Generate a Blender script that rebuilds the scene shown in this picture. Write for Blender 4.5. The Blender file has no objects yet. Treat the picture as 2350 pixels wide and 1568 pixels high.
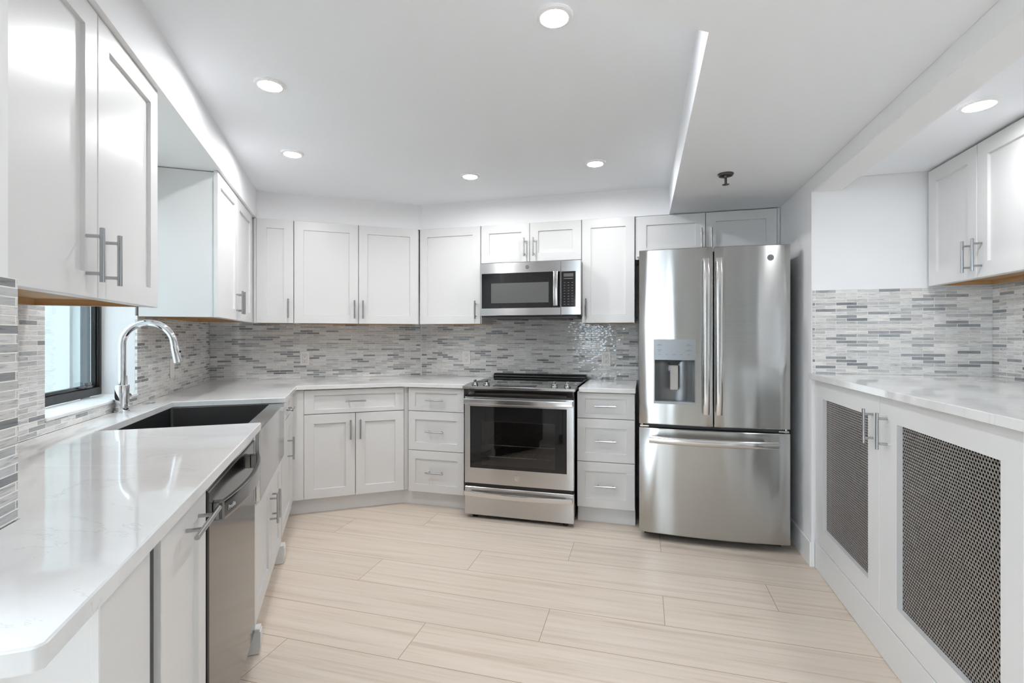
import bpy, bmesh, math, random
from mathutils import Matrix, Vector
random.seed(7)
C = bpy.context.scene
COL = C.collection

# ------------------------------------------------------------------ camera, world, light, exposure
cam_d = bpy.data.cameras.new('camera'); cam = bpy.data.objects.new('camera', cam_d); COL.objects.link(cam)
cam.location = (0, 0, 1.245); cam.rotation_euler = (math.pi / 2, 0, 0)
cam_d.sensor_width = 36; cam_d.lens = 1113.886 / 2350 * 36
cam_d.shift_y = -(784 - 773.74) / 2350
cam_d.clip_start = 0.02
C.camera = cam
C.view_settings.view_transform = 'Standard'; C.view_settings.look = 'None'
C.view_settings.gamma = 1.0; C.view_settings.use_curve_mapping = False
C.view_settings.exposure = 1.69
C.cycles.use_denoising = True
C.cycles.max_bounces = 14; C.cycles.diffuse_bounces = 8; C.cycles.glossy_bounces = 6
C.cycles.transparent_max_bounces = 12
C.cycles.sample_clamp_indirect = 8.0
C.cycles.caustics_reflective = False; C.cycles.caustics_refractive = False

LAMP = 118.0                       # emission of a ceiling-lamp lens
SKY = 5.0                         # daylight outside the windows
w = bpy.data.worlds.new('sky'); C.world = w; w.use_nodes = True
bg = w.node_tree.nodes['Background']
bg.inputs[0].default_value = (0.74, 0.88, 1.0, 1); bg.inputs[1].default_value = SKY

# ------------------------------------------------------------------ frames: two directions of the room
AA, BB = 0.3318, 0.2634
FA = Matrix.Rotation(AA, 4, 'Z')          # left wall and the back wall beside it
FB = Matrix.Rotation(-BB, 4, 'Z')         # range wall, fridge, right-hand wall, floor planks
FW = Matrix.Identity(4)
def wa(x, y): v = FA @ Vector((x, y, 0)); return (v.x, v.y)
def wb(x, y): v = FB @ Vector((x, y, 0)); return (v.x, v.y)
def b2a(x, y): v = FA.inverted() @ (FB @ Vector((x, y, 0))); return (v.x, v.y)

# ------------------------------------------------------------------ materials
def newmat(name):
    m = bpy.data.materials.new(name); m.use_nodes = True
    nt = m.node_tree; p = nt.nodes['Principled BSDF']
    return m, nt, p
def N(nt, typ, ins=None, **kw):
    n = nt.nodes.new(typ)
    for k, v in kw.items(): setattr(n, k, v)
    for k, v in (ins or {}).items():
        if hasattr(v, 'is_output'): nt.links.new(v, n.inputs[k])
        else: n.inputs[k].default_value = v
    return n
def M(nt, op, a, b=0.0, c=0.0):
    n = nt.nodes.new('ShaderNodeMath'); n.operation = op
    for i, v in enumerate((a, b, c)):
        if hasattr(v, 'is_output'): nt.links.new(v, n.inputs[i])
        else: n.inputs[i].default_value = v
    return n.outputs[0]
def ramp(nt, fac, stops):
    n = nt.nodes.new('ShaderNodeValToRGB'); nt.links.new(fac, n.inputs[0])
    e = n.color_ramp.elements
    while len(e) < len(stops): e.new(0.5)
    for el, (p, c) in zip(e, stops): el.position = p; el.color = (*c, 1)
    return n.outputs[0]
def mixc(nt, fac, a, b, mode='MIX'):
    n = nt.nodes.new('ShaderNodeMix'); n.data_type = 'RGBA'; n.blend_type = mode
    for i, v in ((0, fac), (6, a), (7, b)):
        if hasattr(v, 'is_output'): nt.links.new(v, n.inputs[i])
        else: n.inputs[i].default_value = (v if i == 0 else (*v, 1))
    return n.outputs[2]
def plain(name, col, rough=0.5, metal=0.0, bump=0.0, bscale=60, spec=0.5, coat=0.0):
    m, nt, p = newmat(name)
    p.inputs['Base Color'].default_value = (*col, 1); p.inputs['Roughness'].default_value = rough
    p.inputs['Metallic'].default_value = metal; p.inputs['Specular IOR Level'].default_value = spec
    p.inputs['Coat Weight'].default_value = coat
    tc = N(nt, 'ShaderNodeTexCoord')
    nz = N(nt, 'ShaderNodeTexNoise', {'Vector': tc.outputs['Object'], 'Scale': bscale, 'Detail': 3.0})
    if bump:
        b = N(nt, 'ShaderNodeBump', {'Height': nz.outputs[0], 'Strength': bump, 'Distance': 0.002})
        nt.links.new(b.outputs[0], p.inputs['Normal'])
    else:
        r = M(nt, 'MULTIPLY_ADD', nz.outputs[0], 0.06, rough - 0.03)
        nt.links.new(r, p.inputs['Roughness'])
    return m

def brushed(name, col, rough, wob=0.25, horiz=True, aniso=0.6, wscale=7.0):
    m, nt, p = newmat(name)
    p.inputs['Metallic'].default_value = 1.0
    tc = N(nt, 'ShaderNodeTexCoord')
    s = (3, 3, 900) if horiz else (900, 900, 3)
    mp = N(nt, 'ShaderNodeMapping', {'Vector': tc.outputs['Object'], 'Scale': s})
    g = N(nt, 'ShaderNodeTexNoise', {'Vector': mp.outputs[0], 'Scale': 1.0, 'Detail': 2.0})
    c = mixc(nt, g.outputs[0], tuple(v * 0.93 for v in col), tuple(min(1, v * 1.06) for v in col))
    nt.links.new(c, p.inputs['Base Color'])
    r = M(nt, 'MULTIPLY_ADD', g.outputs[0], 0.08, rough - 0.04); nt.links.new(r, p.inputs['Roughness'])
    p.inputs['Anisotropic'].default_value = aniso
    tg = N(nt, 'ShaderNodeTangent', direction_type='RADIAL', axis='Z')
    nt.links.new(tg.outputs[0], p.inputs['Tangent'])
    p.inputs['Anisotropic Rotation'].default_value = 0.25 if horiz else 0.0
    mp2 = N(nt, 'ShaderNodeMapping', {'Vector': tc.outputs['Object'], 'Scale': (1, 1, 0.12)})
    wv = N(nt, 'ShaderNodeTexNoise', {'Vector': mp2.outputs[0], 'Scale': wscale, 'Detail': 0.0})
    b = N(nt, 'ShaderNodeBump', {'Height': wv.outputs[0], 'Strength': wob, 'Distance': 0.01})
    nt.links.new(b.outputs[0], p.inputs['Normal'])
    return m

def tile_mat(name, axis, u0=0.0, z0=0.0):
    m, nt, p = newmat(name)
    tc = N(nt, 'ShaderNodeTexCoord'); sp = N(nt, 'ShaderNodeSeparateXYZ', {0: tc.outputs['Object']})
    u = M(nt, 'ADD', sp.outputs[axis], -u0 + 20 * 0.098); v = M(nt, 'ADD', sp.outputs[2], -z0 + 0.0006)
    cv = N(nt, 'ShaderNodeCombineXYZ', {0: u, 1: v})
    br = N(nt, 'ShaderNodeTexBrick', {'Vector': cv.outputs[0], 'Color1': (0, 0, 0, 1), 'Color2': (1, 1, 1, 1), 'Mortar': (0.5, 0.5, 0.5, 1),
           'Scale': 1.0, 'Mortar Size': 0.0013, 'Mortar Smooth': 0.15, 'Bias': 0.0, 'Brick Width': 0.098, 'Row Height': 0.0169}, offset=0.5, offset_frequency=2)
    rnd = N(nt, 'ShaderNodeSeparateColor', {0: br.outputs['Color']}).outputs[0]
    tone = ramp(nt, rnd, [(0.0, (0.19, 0.20, 0.21)), (0.10, (0.31, 0.32, 0.33)), (0.24, (0.47, 0.475, 0.48)), (0.45, (0.59, 0.575, 0.555)), (0.7, (0.64, 0.645, 0.645)), (1.0, (0.76, 0.745, 0.72))])
    sv = N(nt, 'ShaderNodeCombineXYZ', {0: M(nt, 'MULTIPLY', u, 14), 1: M(nt, 'MULTIPLY', v, 190), 2: M(nt, 'MULTIPLY', rnd, 60)})
    st = N(nt, 'ShaderNodeTexNoise', {'Vector': sv.outputs[0], 'Scale': 1.0, 'Detail': 3.0, 'Distortion': 1.6})
    sf = ramp(nt, st.outputs[0], [(0.26, (0.45, 0.47, 0.50)), (0.46, (1, 1, 1)), (0.75, (1.2, 1.19, 1.17))])
    tcol = mixc(nt, 1.0, tone, sf, 'MULTIPLY')
    col = mixc(nt, br.outputs['Fac'], tcol, (0.88, 0.86, 0.82))
    nt.links.new(col, p.inputs['Base Color'])
    nt.links.new(M(nt, 'MULTIPLY_ADD', br.outputs['Fac'], 0.5, 0.10), p.inputs['Roughness'])
    wob = N(nt, 'ShaderNodeTexNoise', {'Vector': N(nt, 'ShaderNodeCombineXYZ', {0: M(nt, 'MULTIPLY', u, 1.0), 1: v, 2: M(nt, 'MULTIPLY', rnd, 9)}).outputs[0], 'Scale': 30.0, 'Detail': 1.0})
    h = M(nt, 'ADD', M(nt, 'MULTIPLY', wob.outputs[0], 0.7), M(nt, 'MULTIPLY', br.outputs['Fac'], -0.8))
    b = N(nt, 'ShaderNodeBump', {'Height': h, 'Strength': 0.8, 'Distance': 0.003})
    nt.links.new(b.outputs[0], p.inputs['Normal'])
    return m

def floor_mat():
    m, nt, p = newmat('plank_tile')
    PW, PL = 0.2485, 1.5
    tc = N(nt, 'ShaderNodeTexCoord'); sp = N(nt, 'ShaderNodeSeparateXYZ', {0: tc.outputs['Object']})
    x, y = sp.outputs[0], sp.outputs[1]
    yr = M(nt, 'DIVIDE', M(nt, 'ADD', y, -1.695 + 40 * PW), PW)
    row = M(nt, 'FLOOR', yr); fy = M(nt, 'FRACT', yr)
    rk = M(nt, 'ADD', row, -40.0)
    xr = M(nt, 'DIVIDE', M(nt, 'ADD', M(nt, 'ADD', x, 0.914 + 30 * PL), M(nt, 'MULTIPLY', rk, -0.503)), PL)
    colm = M(nt, 'FLOOR', xr); fx = M(nt, 'FRACT', xr)
    dx = M(nt, 'MULTIPLY', M(nt, 'MINIMUM', fx, M(nt, 'SUBTRACT', 1.0, fx)), PL)
    dy = M(nt, 'MULTIPLY', M(nt, 'MINIMUM', fy, M(nt, 'SUBTRACT', 1.0, fy)), PW)
    d = M(nt, 'MINIMUM', dx, dy)
    joint = M(nt, 'LESS_THAN', d, 0.0013)
    wn = N(nt, 'ShaderNodeTexWhiteNoise', {'Vector': N(nt, 'ShaderNodeCombineXYZ', {0: row, 1: colm}).outputs[0]}, noise_dimensions='2D')
    off = M(nt, 'MULTIPLY', wn.outputs[0], 37.0)
    gv = N(nt, 'ShaderNodeCombineXYZ', {0: M(nt, 'MULTIPLY', x, 1.3), 1: M(nt, 'MULTIPLY', y, 42.0), 2: off})
    g1 = N(nt, 'ShaderNodeTexNoise', {'Vector': gv.outputs[0], 'Scale': 1.0, 'Detail': 5.0, 'Roughness': 0.6, 'Distortion': 0.7})
    gv2 = N(nt, 'ShaderNodeCombineXYZ', {0: M(nt, 'MULTIPLY', x, 0.8), 1: M(nt, 'MULTIPLY', y, 6.0), 2: off})
    g2 = N(nt, 'ShaderNodeTexNoise', {'Vector': gv2.outputs[0], 'Scale': 1.0, 'Detail': 3.0, 'Distortion': 1.2})
    c1 = ramp(nt, g1.outputs[0], [(0.28, (0.51, 0.405, 0.32)), (0.45, (0.65, 0.55, 0.455)), (0.60, (0.70, 0.60, 0.505)), (0.8, (0.74, 0.65, 0.56))])
    c2 = mixc(nt, M(nt, 'MULTIPLY', g2.outputs[0], 0.35), c1, (0.71, 0.64, 0.57))
    tint = M(nt, 'MULTIPLY_ADD', wn.outputs[0], 0.06, 0.97)
    c3 = mixc(nt, 1.0, c2, N(nt, 'ShaderNodeCombineColor', {0: tint, 1: tint, 2: tint}).outputs[0], 'MULTIPLY')
    c4 = mixc(nt, joint, c3, (0.30, 0.21, 0.15))
    nt.links.new(c4, p.inputs['Base Color'])
    p.inputs['Roughness'].default_value = 0.36
    b = N(nt, 'ShaderNodeBump', {'Height': M(nt, 'SUBTRACT', M(nt, 'MULTIPLY', g1.outputs[0], 0.12), joint), 'Strength': 0.12, 'Distance': 0.001})
    nt.links.new(b.outputs[0], p.inputs['Normal'])
    return m

def quartz():
    m, nt, p = newmat('white_quartz')
    tc = N(nt, 'ShaderNodeTexCoord')
    mp = N(nt, 'ShaderNodeMapping', {'Vector': tc.outputs['Object'], 'Location': (3.31, 1.73, 0.37), 'Rotation': (0.2, 0.13, 0.5), 'Scale': (1, 2.2, 1)})
    nz = N(nt, 'ShaderNodeTexNoise', {'Vector': mp.outputs[0], 'Scale': 2.4, 'Detail': 7.0, 'Roughness': 0.6, 'Distortion': 0.9})
    vein = M(nt, 'ABSOLUTE', M(nt, 'SUBTRACT', nz.outputs[0], 0.5))
    brk = N(nt, 'ShaderNodeTexNoise', {'Vector': tc.outputs['Object'], 'Scale': 6.0, 'Detail': 2.0})
    vf = M(nt, 'MULTIPLY', M(nt, 'LESS_THAN', vein, 0.005), M(nt, 'GREATER_THAN', brk.outputs[0], 0.54))
    soft = ramp(nt, nz.outputs[0], [(0.35, (0.70, 0.697, 0.693)), (0.6, (0.755, 0.753, 0.75))])
    nt.links.new(mixc(nt, M(nt, 'MULTIPLY', vf, 0.35), soft, (0.50, 0.49, 0.48)), p.inputs['Base Color'])
    p.inputs['Roughness'].default_value = 0.055
    return m

def wood():
    m, nt, p = newmat('raw_maple')
    tc = N(nt, 'ShaderNodeTexCoord')
    mp = N(nt, 'ShaderNodeMapping', {'Vector': tc.outputs['Object'], 'Scale': (4, 4, 60)})
    nz = N(nt, 'ShaderNodeTexNoise', {'Vector': mp.outputs[0], 'Scale': 1.0, 'Detail': 4.0})
    nt.links.new(ramp(nt, nz.outputs[0], [(0.3, (0.40, 0.23, 0.10)), (0.7, (0.56, 0.36, 0.18))]), p.inputs['Base Color'])
    p.inputs['Roughness'].default_value = 0.5
    return m

def glass(name, tint, gloss=0.1):
    m, nt, p = newmat(name); nt.nodes.remove(p)
    out = nt.nodes['Material Output']
    tr = N(nt, 'ShaderNodeBsdfTransparent', {'Color': (*tint, 1)}); gl = N(nt, 'ShaderNodeBsdfGlossy', {'Color': (1, 1, 1, 1), 'Roughness': 0.02})
    lw = N(nt, 'ShaderNodeLayerWeight', {'Blend': 0.5})
    fr = M(nt, 'MULTIPLY_ADD', M(nt, 'POWER', lw.outputs['Facing'], 5.0), 0.9, 0.04)
    nz = N(nt, 'ShaderNodeTexNoise', {'Scale': 3.0})
    mx = N(nt, 'ShaderNodeMixShader', {0: M(nt, 'ADD', fr, M(nt, 'MULTIPLY', nz.outputs[0], gloss * 0.2)), 1: tr.outputs[0], 2: gl.outputs[0]})
    nt.links.new(mx.outputs[0], out.inputs[0])
    return m

def lampmat(name, k=1.0):
    m, nt, p = newmat(name)
    p.inputs['Base Color'].default_value = (0.9, 0.9, 0.9, 1)
    p.inputs['Emission Color'].default_value = (0.97, 0.985, 1.0, 1); p.inputs['Emission Strength'].default_value = LAMP * k
    return m

W_WALL = plain('white_wall_paint', (0.85, 0.85, 0.86), 0.6, bump=0.04, bscale=180)
LIVING = plain('greige_wall_paint', (0.42, 0.415, 0.41), 0.7)
GROUND = plain('outside_ground', (0.20, 0.20, 0.19), 0.9)
W_CEIL = plain('white_ceiling_paint', (0.87, 0.892, 0.925), 0.75, bump=0.03, bscale=150)
W_CAB = plain('white_lacquer', (0.705, 0.70, 0.695), 0.33)
W_TOE = plain('white_toe_board', (0.74, 0.74, 0.745), 0.4)
W_TRIM = plain('white_trim_paint', (0.82, 0.82, 0.82), 0.35)
PLATE = plain('outlet_plastic', (0.80, 0.77, 0.74), 0.35)
PLASTIC_W = plain('lamp_trim_plastic', (0.85, 0.85, 0.85), 0.4)
QUARTZ = quartz(); WOOD = wood(); FLOOR = floor_mat()
STEEL = brushed('brushed_steel', (0.58, 0.575, 0.57), 0.22, wob=0.08, aniso=0.85)
STEEL_F = brushed('fridge_steel', (0.47, 0.465, 0.455), 0.20, wob=0.22, aniso=0.9, wscale=11.0)
STEEL_D = brushed('dark_steel', (0.105, 0.105, 0.11), 0.13, wob=0.03, aniso=0.5); STEEL_H = brushed('handle_dark_steel', (0.24, 0.24, 0.24), 0.18, wob=0.0, aniso=0.4)
SATIN = brushed('satin_nickel', (0.46, 0.465, 0.475), 0.17, wob=0.0, horiz=False, aniso=0.0)
SMOOTH = plain('polished_steel', (0.68, 0.67, 0.66), 0.14, 1.0)
CHROME = plain('chrome', (0.82, 0.83, 0.85), 0.04, 1.0)
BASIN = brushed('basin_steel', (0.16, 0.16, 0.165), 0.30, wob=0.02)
BLACK = plain('black_enamel', (0.012, 0.012, 0.013), 0.25)
BLACKGLASS = plain('black_glass', (0.010, 0.010, 0.011), 0.04)
GREYGLASS = plain('grey_screen_glass', (0.10, 0.10, 0.10), 0.12)
CAVITY = plain('oven_enamel', (0.20, 0.175, 0.155), 0.35)
DARKBODY = plain('dark_appliance_side', (0.05, 0.05, 0.052), 0.5)
DARKIN = plain('interior_shade_black', (0.012, 0.012, 0.012), 0.8)
MESHM = plain('perforated_metal', (0.40, 0.38, 0.355), 0.36, 0.85)
GREYP = plain('grey_plastic', (0.27, 0.28, 0.29), 0.32, 0.3)
GREYD = plain('dark_grey_plastic', (0.12, 0.12, 0.125), 0.4)
INK = plain('dark_print', (0.10, 0.10, 0.105), 0.6)
LTPRINT = plain('light_print', (0.55, 0.56, 0.58), 0.5); KEYPRINT = plain('faint_key_print', (0.16, 0.165, 0.17), 0.5)
WINBLACK = plain('bronze_window_metal', (0.035, 0.033, 0.032), 0.35, 0.3, bump=0.15, bscale=120)
TINTGLASS = glass('tinted_oven_glass', (0.58, 0.57, 0.56))
CLEAR = glass('window_glass', (0.93, 0.97, 0.97))
STUCCO = plain('stucco', (0.75, 0.75, 0.735), 0.9, bump=1.0, bscale=90)
SIDING = plain('pale_siding', (0.62, 0.665, 0.655), 0.7)
BLUEG = plain('blue_grey_paint', (0.022, 0.040, 0.065), 0.4)
BRASSY = plain('aged_metal', (0.10, 0.095, 0.09), 0.3, 0.9)
RUST = plain('rust_brown', (0.20, 0.06, 0.03), 0.6)
LENS = lampmat('lamp_lens'); LENS_N = lampmat('niche_lamp_lens', 0.5)

# ------------------------------------------------------------------ mesh builder
class MB:
    def __init__(self): self.bm = bmesh.new()
    def _bev(self, faces, b, seg=1):
        ed = {e for f in faces for e in f.edges}
        bmesh.ops.bevel(self.bm, geom=list(ed), offset=b, segments=seg, profile=0.7, affect='EDGES', clamp_overlap=True)
    def box(self, x0, x1, y0, y1, z0, z1, b=0, seg=1):
        x0, x1 = sorted((x0, x1)); y0, y1 = sorted((y0, y1)); z0, z1 = sorted((z0, z1))
        r = bmesh.ops.create_cube(self.bm, size=1.0)
        for v in r['verts']:
            v.co = Vector((x0 + (v.co.x + .5) * (x1 - x0), y0 + (v.co.y + .5) * (y1 - y0), z0 + (v.co.z + .5) * (z1 - z0)))
        if b: self._bev({f for v in r['verts'] for f in v.link_faces}, b, seg)
        return self
    def prism(self, pts, z0, z1, b=0, axes='xy', seg=1):
        def P(p, h): return (p[0], p[1], h) if axes == 'xy' else ((h, p[0], p[1]) if axes == 'yz' else (p[0], h, p[1]))
        lo = [self.bm.verts.new(P(p, z0)) for p in pts]; hi = [self.bm.verts.new(P(p, z1)) for p in pts]
        fs = [self.bm.faces.new(lo[::-1]), self.bm.faces.new(hi)]
        n = len(pts)
        for i in range(n): fs.append(self.bm.faces.new((lo[i], lo[(i + 1) % n], hi[(i + 1) % n], hi[i])))
        bmesh.ops.recalc_face_normals(self.bm, faces=fs)
        if b: self._bev(fs, b, seg)
        return self
    def loops(self, loops, cap0=True, cap1=True, close=False):
        vs = [[self.bm.verts.new(p) for p in l] for l in loops]; fs = []
        n = len(vs[0]); prs = list(zip(vs, vs[1:])) + ([(vs[-1], vs[0])] if close else [])
        for a, b in prs:
            for i in range(n): fs.append(self.bm.faces.new((a[i], a[(i + 1) % n], b[(i + 1) % n], b[i])))
        if cap0 and not close: fs.append(self.bm.faces.new(vs[0][::-1]))
        if cap1 and not close: fs.append(self.bm.faces.new(vs[-1]))
        bmesh.ops.recalc_face_normals(self.bm, faces=fs)
        return self
    def lathe(self, prof, o=(0, 0, 0), ax=(0, 0, 1), seg=24, cap0=True, cap1=True):
        ax = Vector(ax).normalized(); t = ax.orthogonal().normalized(); s = ax.cross(t); o = Vector(o)
        return self.loops([[o + ax * h + (t * math.cos(a) + s * math.sin(a)) * r for a in [2 * math.pi * i / seg for i in range(seg)]] for r, h in prof], cap0, cap1)
    def cyl(self, p0, p1, r, seg=16, b=0.0):
        p0, p1 = Vector(p0), Vector(p1); L = (p1 - p0).length
        pr = [(r, 0), (r, L)] if not b else [(r - b, 0), (r, b), (r, L - b), (r - b, L)]
        return self.lathe(pr, p0, p1 - p0, seg)
    def tube(self, path, r, seg=14):
        P = [Vector(p) for p in path]; T = []
        for i in range(len(P)): T.append((P[min(i + 1, len(P) - 1)] - P[max(i - 1, 0)]).normalized())
        u = T[0].orthogonal().normalized(); L = []
        for i, (p, t) in enumerate(zip(P, T)):
            u = (u - t * u.dot(t)).normalized(); v = t.cross(u); rr = r[i] if isinstance(r, (list, tuple)) else r
            L.append([p + (u * math.cos(a) + v * math.sin(a)) * rr for a in [2 * math.pi * k / seg for k in range(seg)]])
        return self.loops(L)
    def sweep(self, path, side, up, hw, hh, seg=12, pw=3.0):
        """rounded-rectangle section (half widths hw along side, hh along up) carried along path"""
        side = [Vector(s) for s in side]; L = []
        for i, p in enumerate(path):
            s, uu = side[i], Vector(up); p = Vector(p); l = []
            for k in range(seg):
                a = 2 * math.pi * (k + .5) / seg; c, sn = math.cos(a), math.sin(a)
                l.append(p + s * hw * math.copysign(abs(c) ** (2 / pw), c) + uu * hh * math.copysign(abs(sn) ** (2 / pw), sn))
            L.append(l)
        return self.loops(L)
    def mesh(self, name, base):
        bx = Vector(base)
        for v in self.bm.verts: v.co -= bx
        me = bpy.data.meshes.new(name); self.bm.to_mesh(me); self.bm.free()
        for p in me.polygons: p.use_smooth = True
        me.set_sharp_from_angle(angle=math.radians(32))
        return me

def tagset(o, label=None, cat=None, group=None, kind=None):
    if label: o['label'] = label
    if cat: o['category'] = cat
    if group: o['group'] = group
    if kind: o['kind'] = kind
class Thing:
    def __init__(self, name, label, cat, F, base, group=None):
        self.o = bpy.data.objects.new(name, None); COL.objects.link(self.o)
        self.o.empty_display_size = 0.05
        self.base = base; self.F = F; self.o.matrix_world = F @ Matrix.Translation(base)
        tagset(self.o, label, cat, group)
    def part(self, name, mb, mat, parent=None, label=None):
        me = mb.mesh(name, self.base); me.materials.append(mat)
        o = bpy.data.objects.new(name, me); COL.objects.link(o); o.parent = parent or self.o
        if label: o['label'] = label
        return o
def solo(name, label, cat, F, base, mb, mat, group=None):
    me = mb.mesh(name, base); me.materials.append(mat)
    o = bpy.data.objects.new(name, me); COL.objects.link(o); o.matrix_world = F @ Matrix.Translation(base)
    tagset(o, label, cat, group); return o
def struct(name, mb, mat, F=FW, label=None, base=(0, 0, 0), parent=None):
    me = mb.mesh(name, base); me.materials.append(mat)
    o = bpy.data.objects.new(name, me); COL.objects.link(o)
    if parent: o.parent = parent
    else: o.matrix_world = F @ Matrix.Translation(base); o['kind'] = 'structure'
    if label: o['label'] = label
    return o
def text(t, body, size, loc, rot, mat, parent, name='lettering', ext=0.0004, align='CENTER'):
    cu = bpy.data.curves.new(name, 'FONT'); cu.body = body; cu.size = size; cu.extrude = ext
    cu.align_x = align; cu.align_y = 'CENTER'; cu.materials.append(mat); cu.resolution_u = 3
    tmp = bpy.data.objects.new(name, cu); COL.objects.link(tmp)
    bpy.context.view_layer.update()
    me = bpy.data.meshes.new_from_object(tmp.evaluated_get(bpy.context.evaluated_depsgraph_get()))
    bpy.data.objects.remove(tmp); me.name = name
    if not me.materials: me.materials.append(mat)
    o = bpy.data.objects.new(name, me); COL.objects.link(o); o.parent = parent
    o.location = Vector(loc) - Vector(t.base); o.rotation_euler = rot
    return o

# ------------------------------------------------------------------ room shell
ZT, ZL = 2.311, 2.110            # raised ceiling, lowered ceiling
s = MB(); s.box(-5.6, 3.2, -5.4, 4.6, -0.08, 0.0); struct('floor', s, FLOOR, FB)

# left wall: window opening between y 2.112 and 2.902
s = MB()
s.box(-1.172, -0.99, 0.80, 2.112, 0, 2.5); s.box(-1.172, -0.99, 2.902, 4.5, 0, 2.5)
s.box(-1.172, -0.99, 2.112, 2.902, 0, 0.949); s.box(-1.172, -0.99, 2.112, 2.902, 1.98, 2.5)
struct('wall_left', s, W_WALL, FA)
s = MB(); s.box(-0.988, -0.58, 0.73, 1.135, 0, 2.109); struct('wall_left_stub', s, W_WALL, FA)
s = MB(); s.box(-0.988, -0.607, 0.05, 4.1, ZL + 0.001, 2.42); struct('wall_left_soffit', s, W_WALL, FA)
s = MB(); s.box(-1.25, 0.85, 4.29, 4.45, 0, 2.5); struct('wall_back_left', s, W_WALL, FA)
s = MB(); s.box(-2.0, 0.95, 3.904, 4.06, 0, 2.5); struct('wall_back_right', s, W_WALL, FB)
# soffits above the wall cabinets
cA, cB = 3.952, 3.602
def a2b(x, y): v = FB.inverted() @ (FA @ Vector((x, y, 0))); return (v.x, v.y)
def isect(ya, yb):              # point where line y=ya (frame A) meets y=yb (frame B), in frame A coordinates
    t = AA + BB
    x = (yb - ya * math.cos(t)) / math.sin(t)
    return x
xi = isect(cA, cB)
s = MB(); s.prism([wa(-0.66, cA), wa(xi, cA), wa(isect(4.289, 3.903), 4.289), wa(-0.66, 4.289)], ZL + 0.002, 2.42); struct('wall_back_left_soffit', s, W_WALL)
pB0 = wa(xi, cA)
s = MB(); s.prism([pB0, wb(0.90, cB), wb(0.90, 3.903), wa(isect(4.289, 3.903), 4.289)], ZL + 0.002, 2.42); struct('wall_back_right_soffit', s, W_WALL)
# right wall: fridge side, end of the niche, niche wall
s = MB(); s.box(0.884, 1.9, 2.968, 4.06, 0, 2.5); struct('wall_right', s, W_WALL, FB)
s = MB(); s.box(1.692, 1.9, 0.2, 2.968, 0, 2.5); struct('wall_right_niche', s, W_WALL, FB)
s = MB(); s.box(0.884, 1.028, 0.2, 2.966, 2.03, 2.42, 0.004); struct('ceiling_beam', s, W_WALL, FB)
s = MB(); s.box(1.029, 1.69, 0.2, 2.966, 2.098, 2.42); struct('ceiling_niche', s, W_CEIL, FB)
# ceilings
s = MB(); s.prism([wa(-1.2, 0.6), wa(1.6, 0.6), wb(0.5, 3.95), wa(0.7, 4.45), wa(-1.2, 4.45)], ZT, ZT + 0.1); struct('ceiling', s, W_CEIL)
s = MB()
XS = 0.180
s.prism([wb(XS, 3.601), wb(XS, 1.476), wa(-0.606, 1.122), wa(-0.606, -0.9), wb(0.883, -0.9), wb(0.883, 3.601)], ZL, ZT + 0.1)
struct('ceiling_lowered', s, W_CEIL)
# the living space behind the camera, daylight through its window wall
s = MB(); s.box(-4.9, 3.0, -4.9, -0.62, 2.50, 2.6); struct('ceiling_living', s, W_CEIL)
s = MB(); s.box(-4.9, -4.55, -4.9, -4.7, 0, 2.55); s.box(-2.35, -1.16, -4.9, -4.7, 0, 2.55); s.box(-1.11, 3.0, -4.9, -4.7, 0, 2.55); s.box(-4.55, -2.35, -4.9, -4.7, 2.32, 2.55); s.box(-4.55, -2.35, -4.9, -4.7, 0, 0.45); s.box(-1.16, -1.11, -4.9, -4.7, 2.1, 2.55); struct('wall_rear', s, LIVING)
s = MB(); s.box(-5.0, -4.9, -4.9, -4.6, 0, 2.6); s.box(-5.0, -4.9, -4.6, -3.4, 2.35, 2.6); s.box(-5.0, -4.9, -4.6, -3.4, 0, 0.7); s.box(-5.0, -4.9, -3.4, 0.45, 0, 2.6); s.box(-4.9, -1.37, 0.33, 0.45, 0, 2.6); struct('wall_side', s, LIVING)
s = MB(); s.box(2.6, 2.75, -4.9, 0.4, 0, 2.6); struct('wall_right_living', s, LIVING)
s = MB()
for x in (-4.55, -3.47, -2.41): s.box(x, x + 0.06, -4.86, -4.78, 0.45, 2.32)
for z in (0.45, 2.26): s.box(-4.55, -2.35, -4.86, -4.78, z, z + 0.06)
struct('window_2', s, WINBLACK)
s = MB()
for y in (-4.6, -4.03, -3.46): s.box(-4.98, -4.92, y, y + 0.06, 0.7, 2.35)
for z in (0.7, 2.29): s.box(-4.98, -4.92, -4.6, -3.4, z, z + 0.06)
struct('window_3', s, WINBLACK)
s = MB(); s.box(-40, 40, -40, 40, -1.2, -0.6); struct('ground', s, GROUND)
s = MB(); s.box(-1.95, -1.173, 1.0, 6.0, 2.30, 2.45); struct('roof_sky_blocker', s, W_WALL, FA)  # unseen overhang, added to cut sky light on the facade and window

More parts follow.
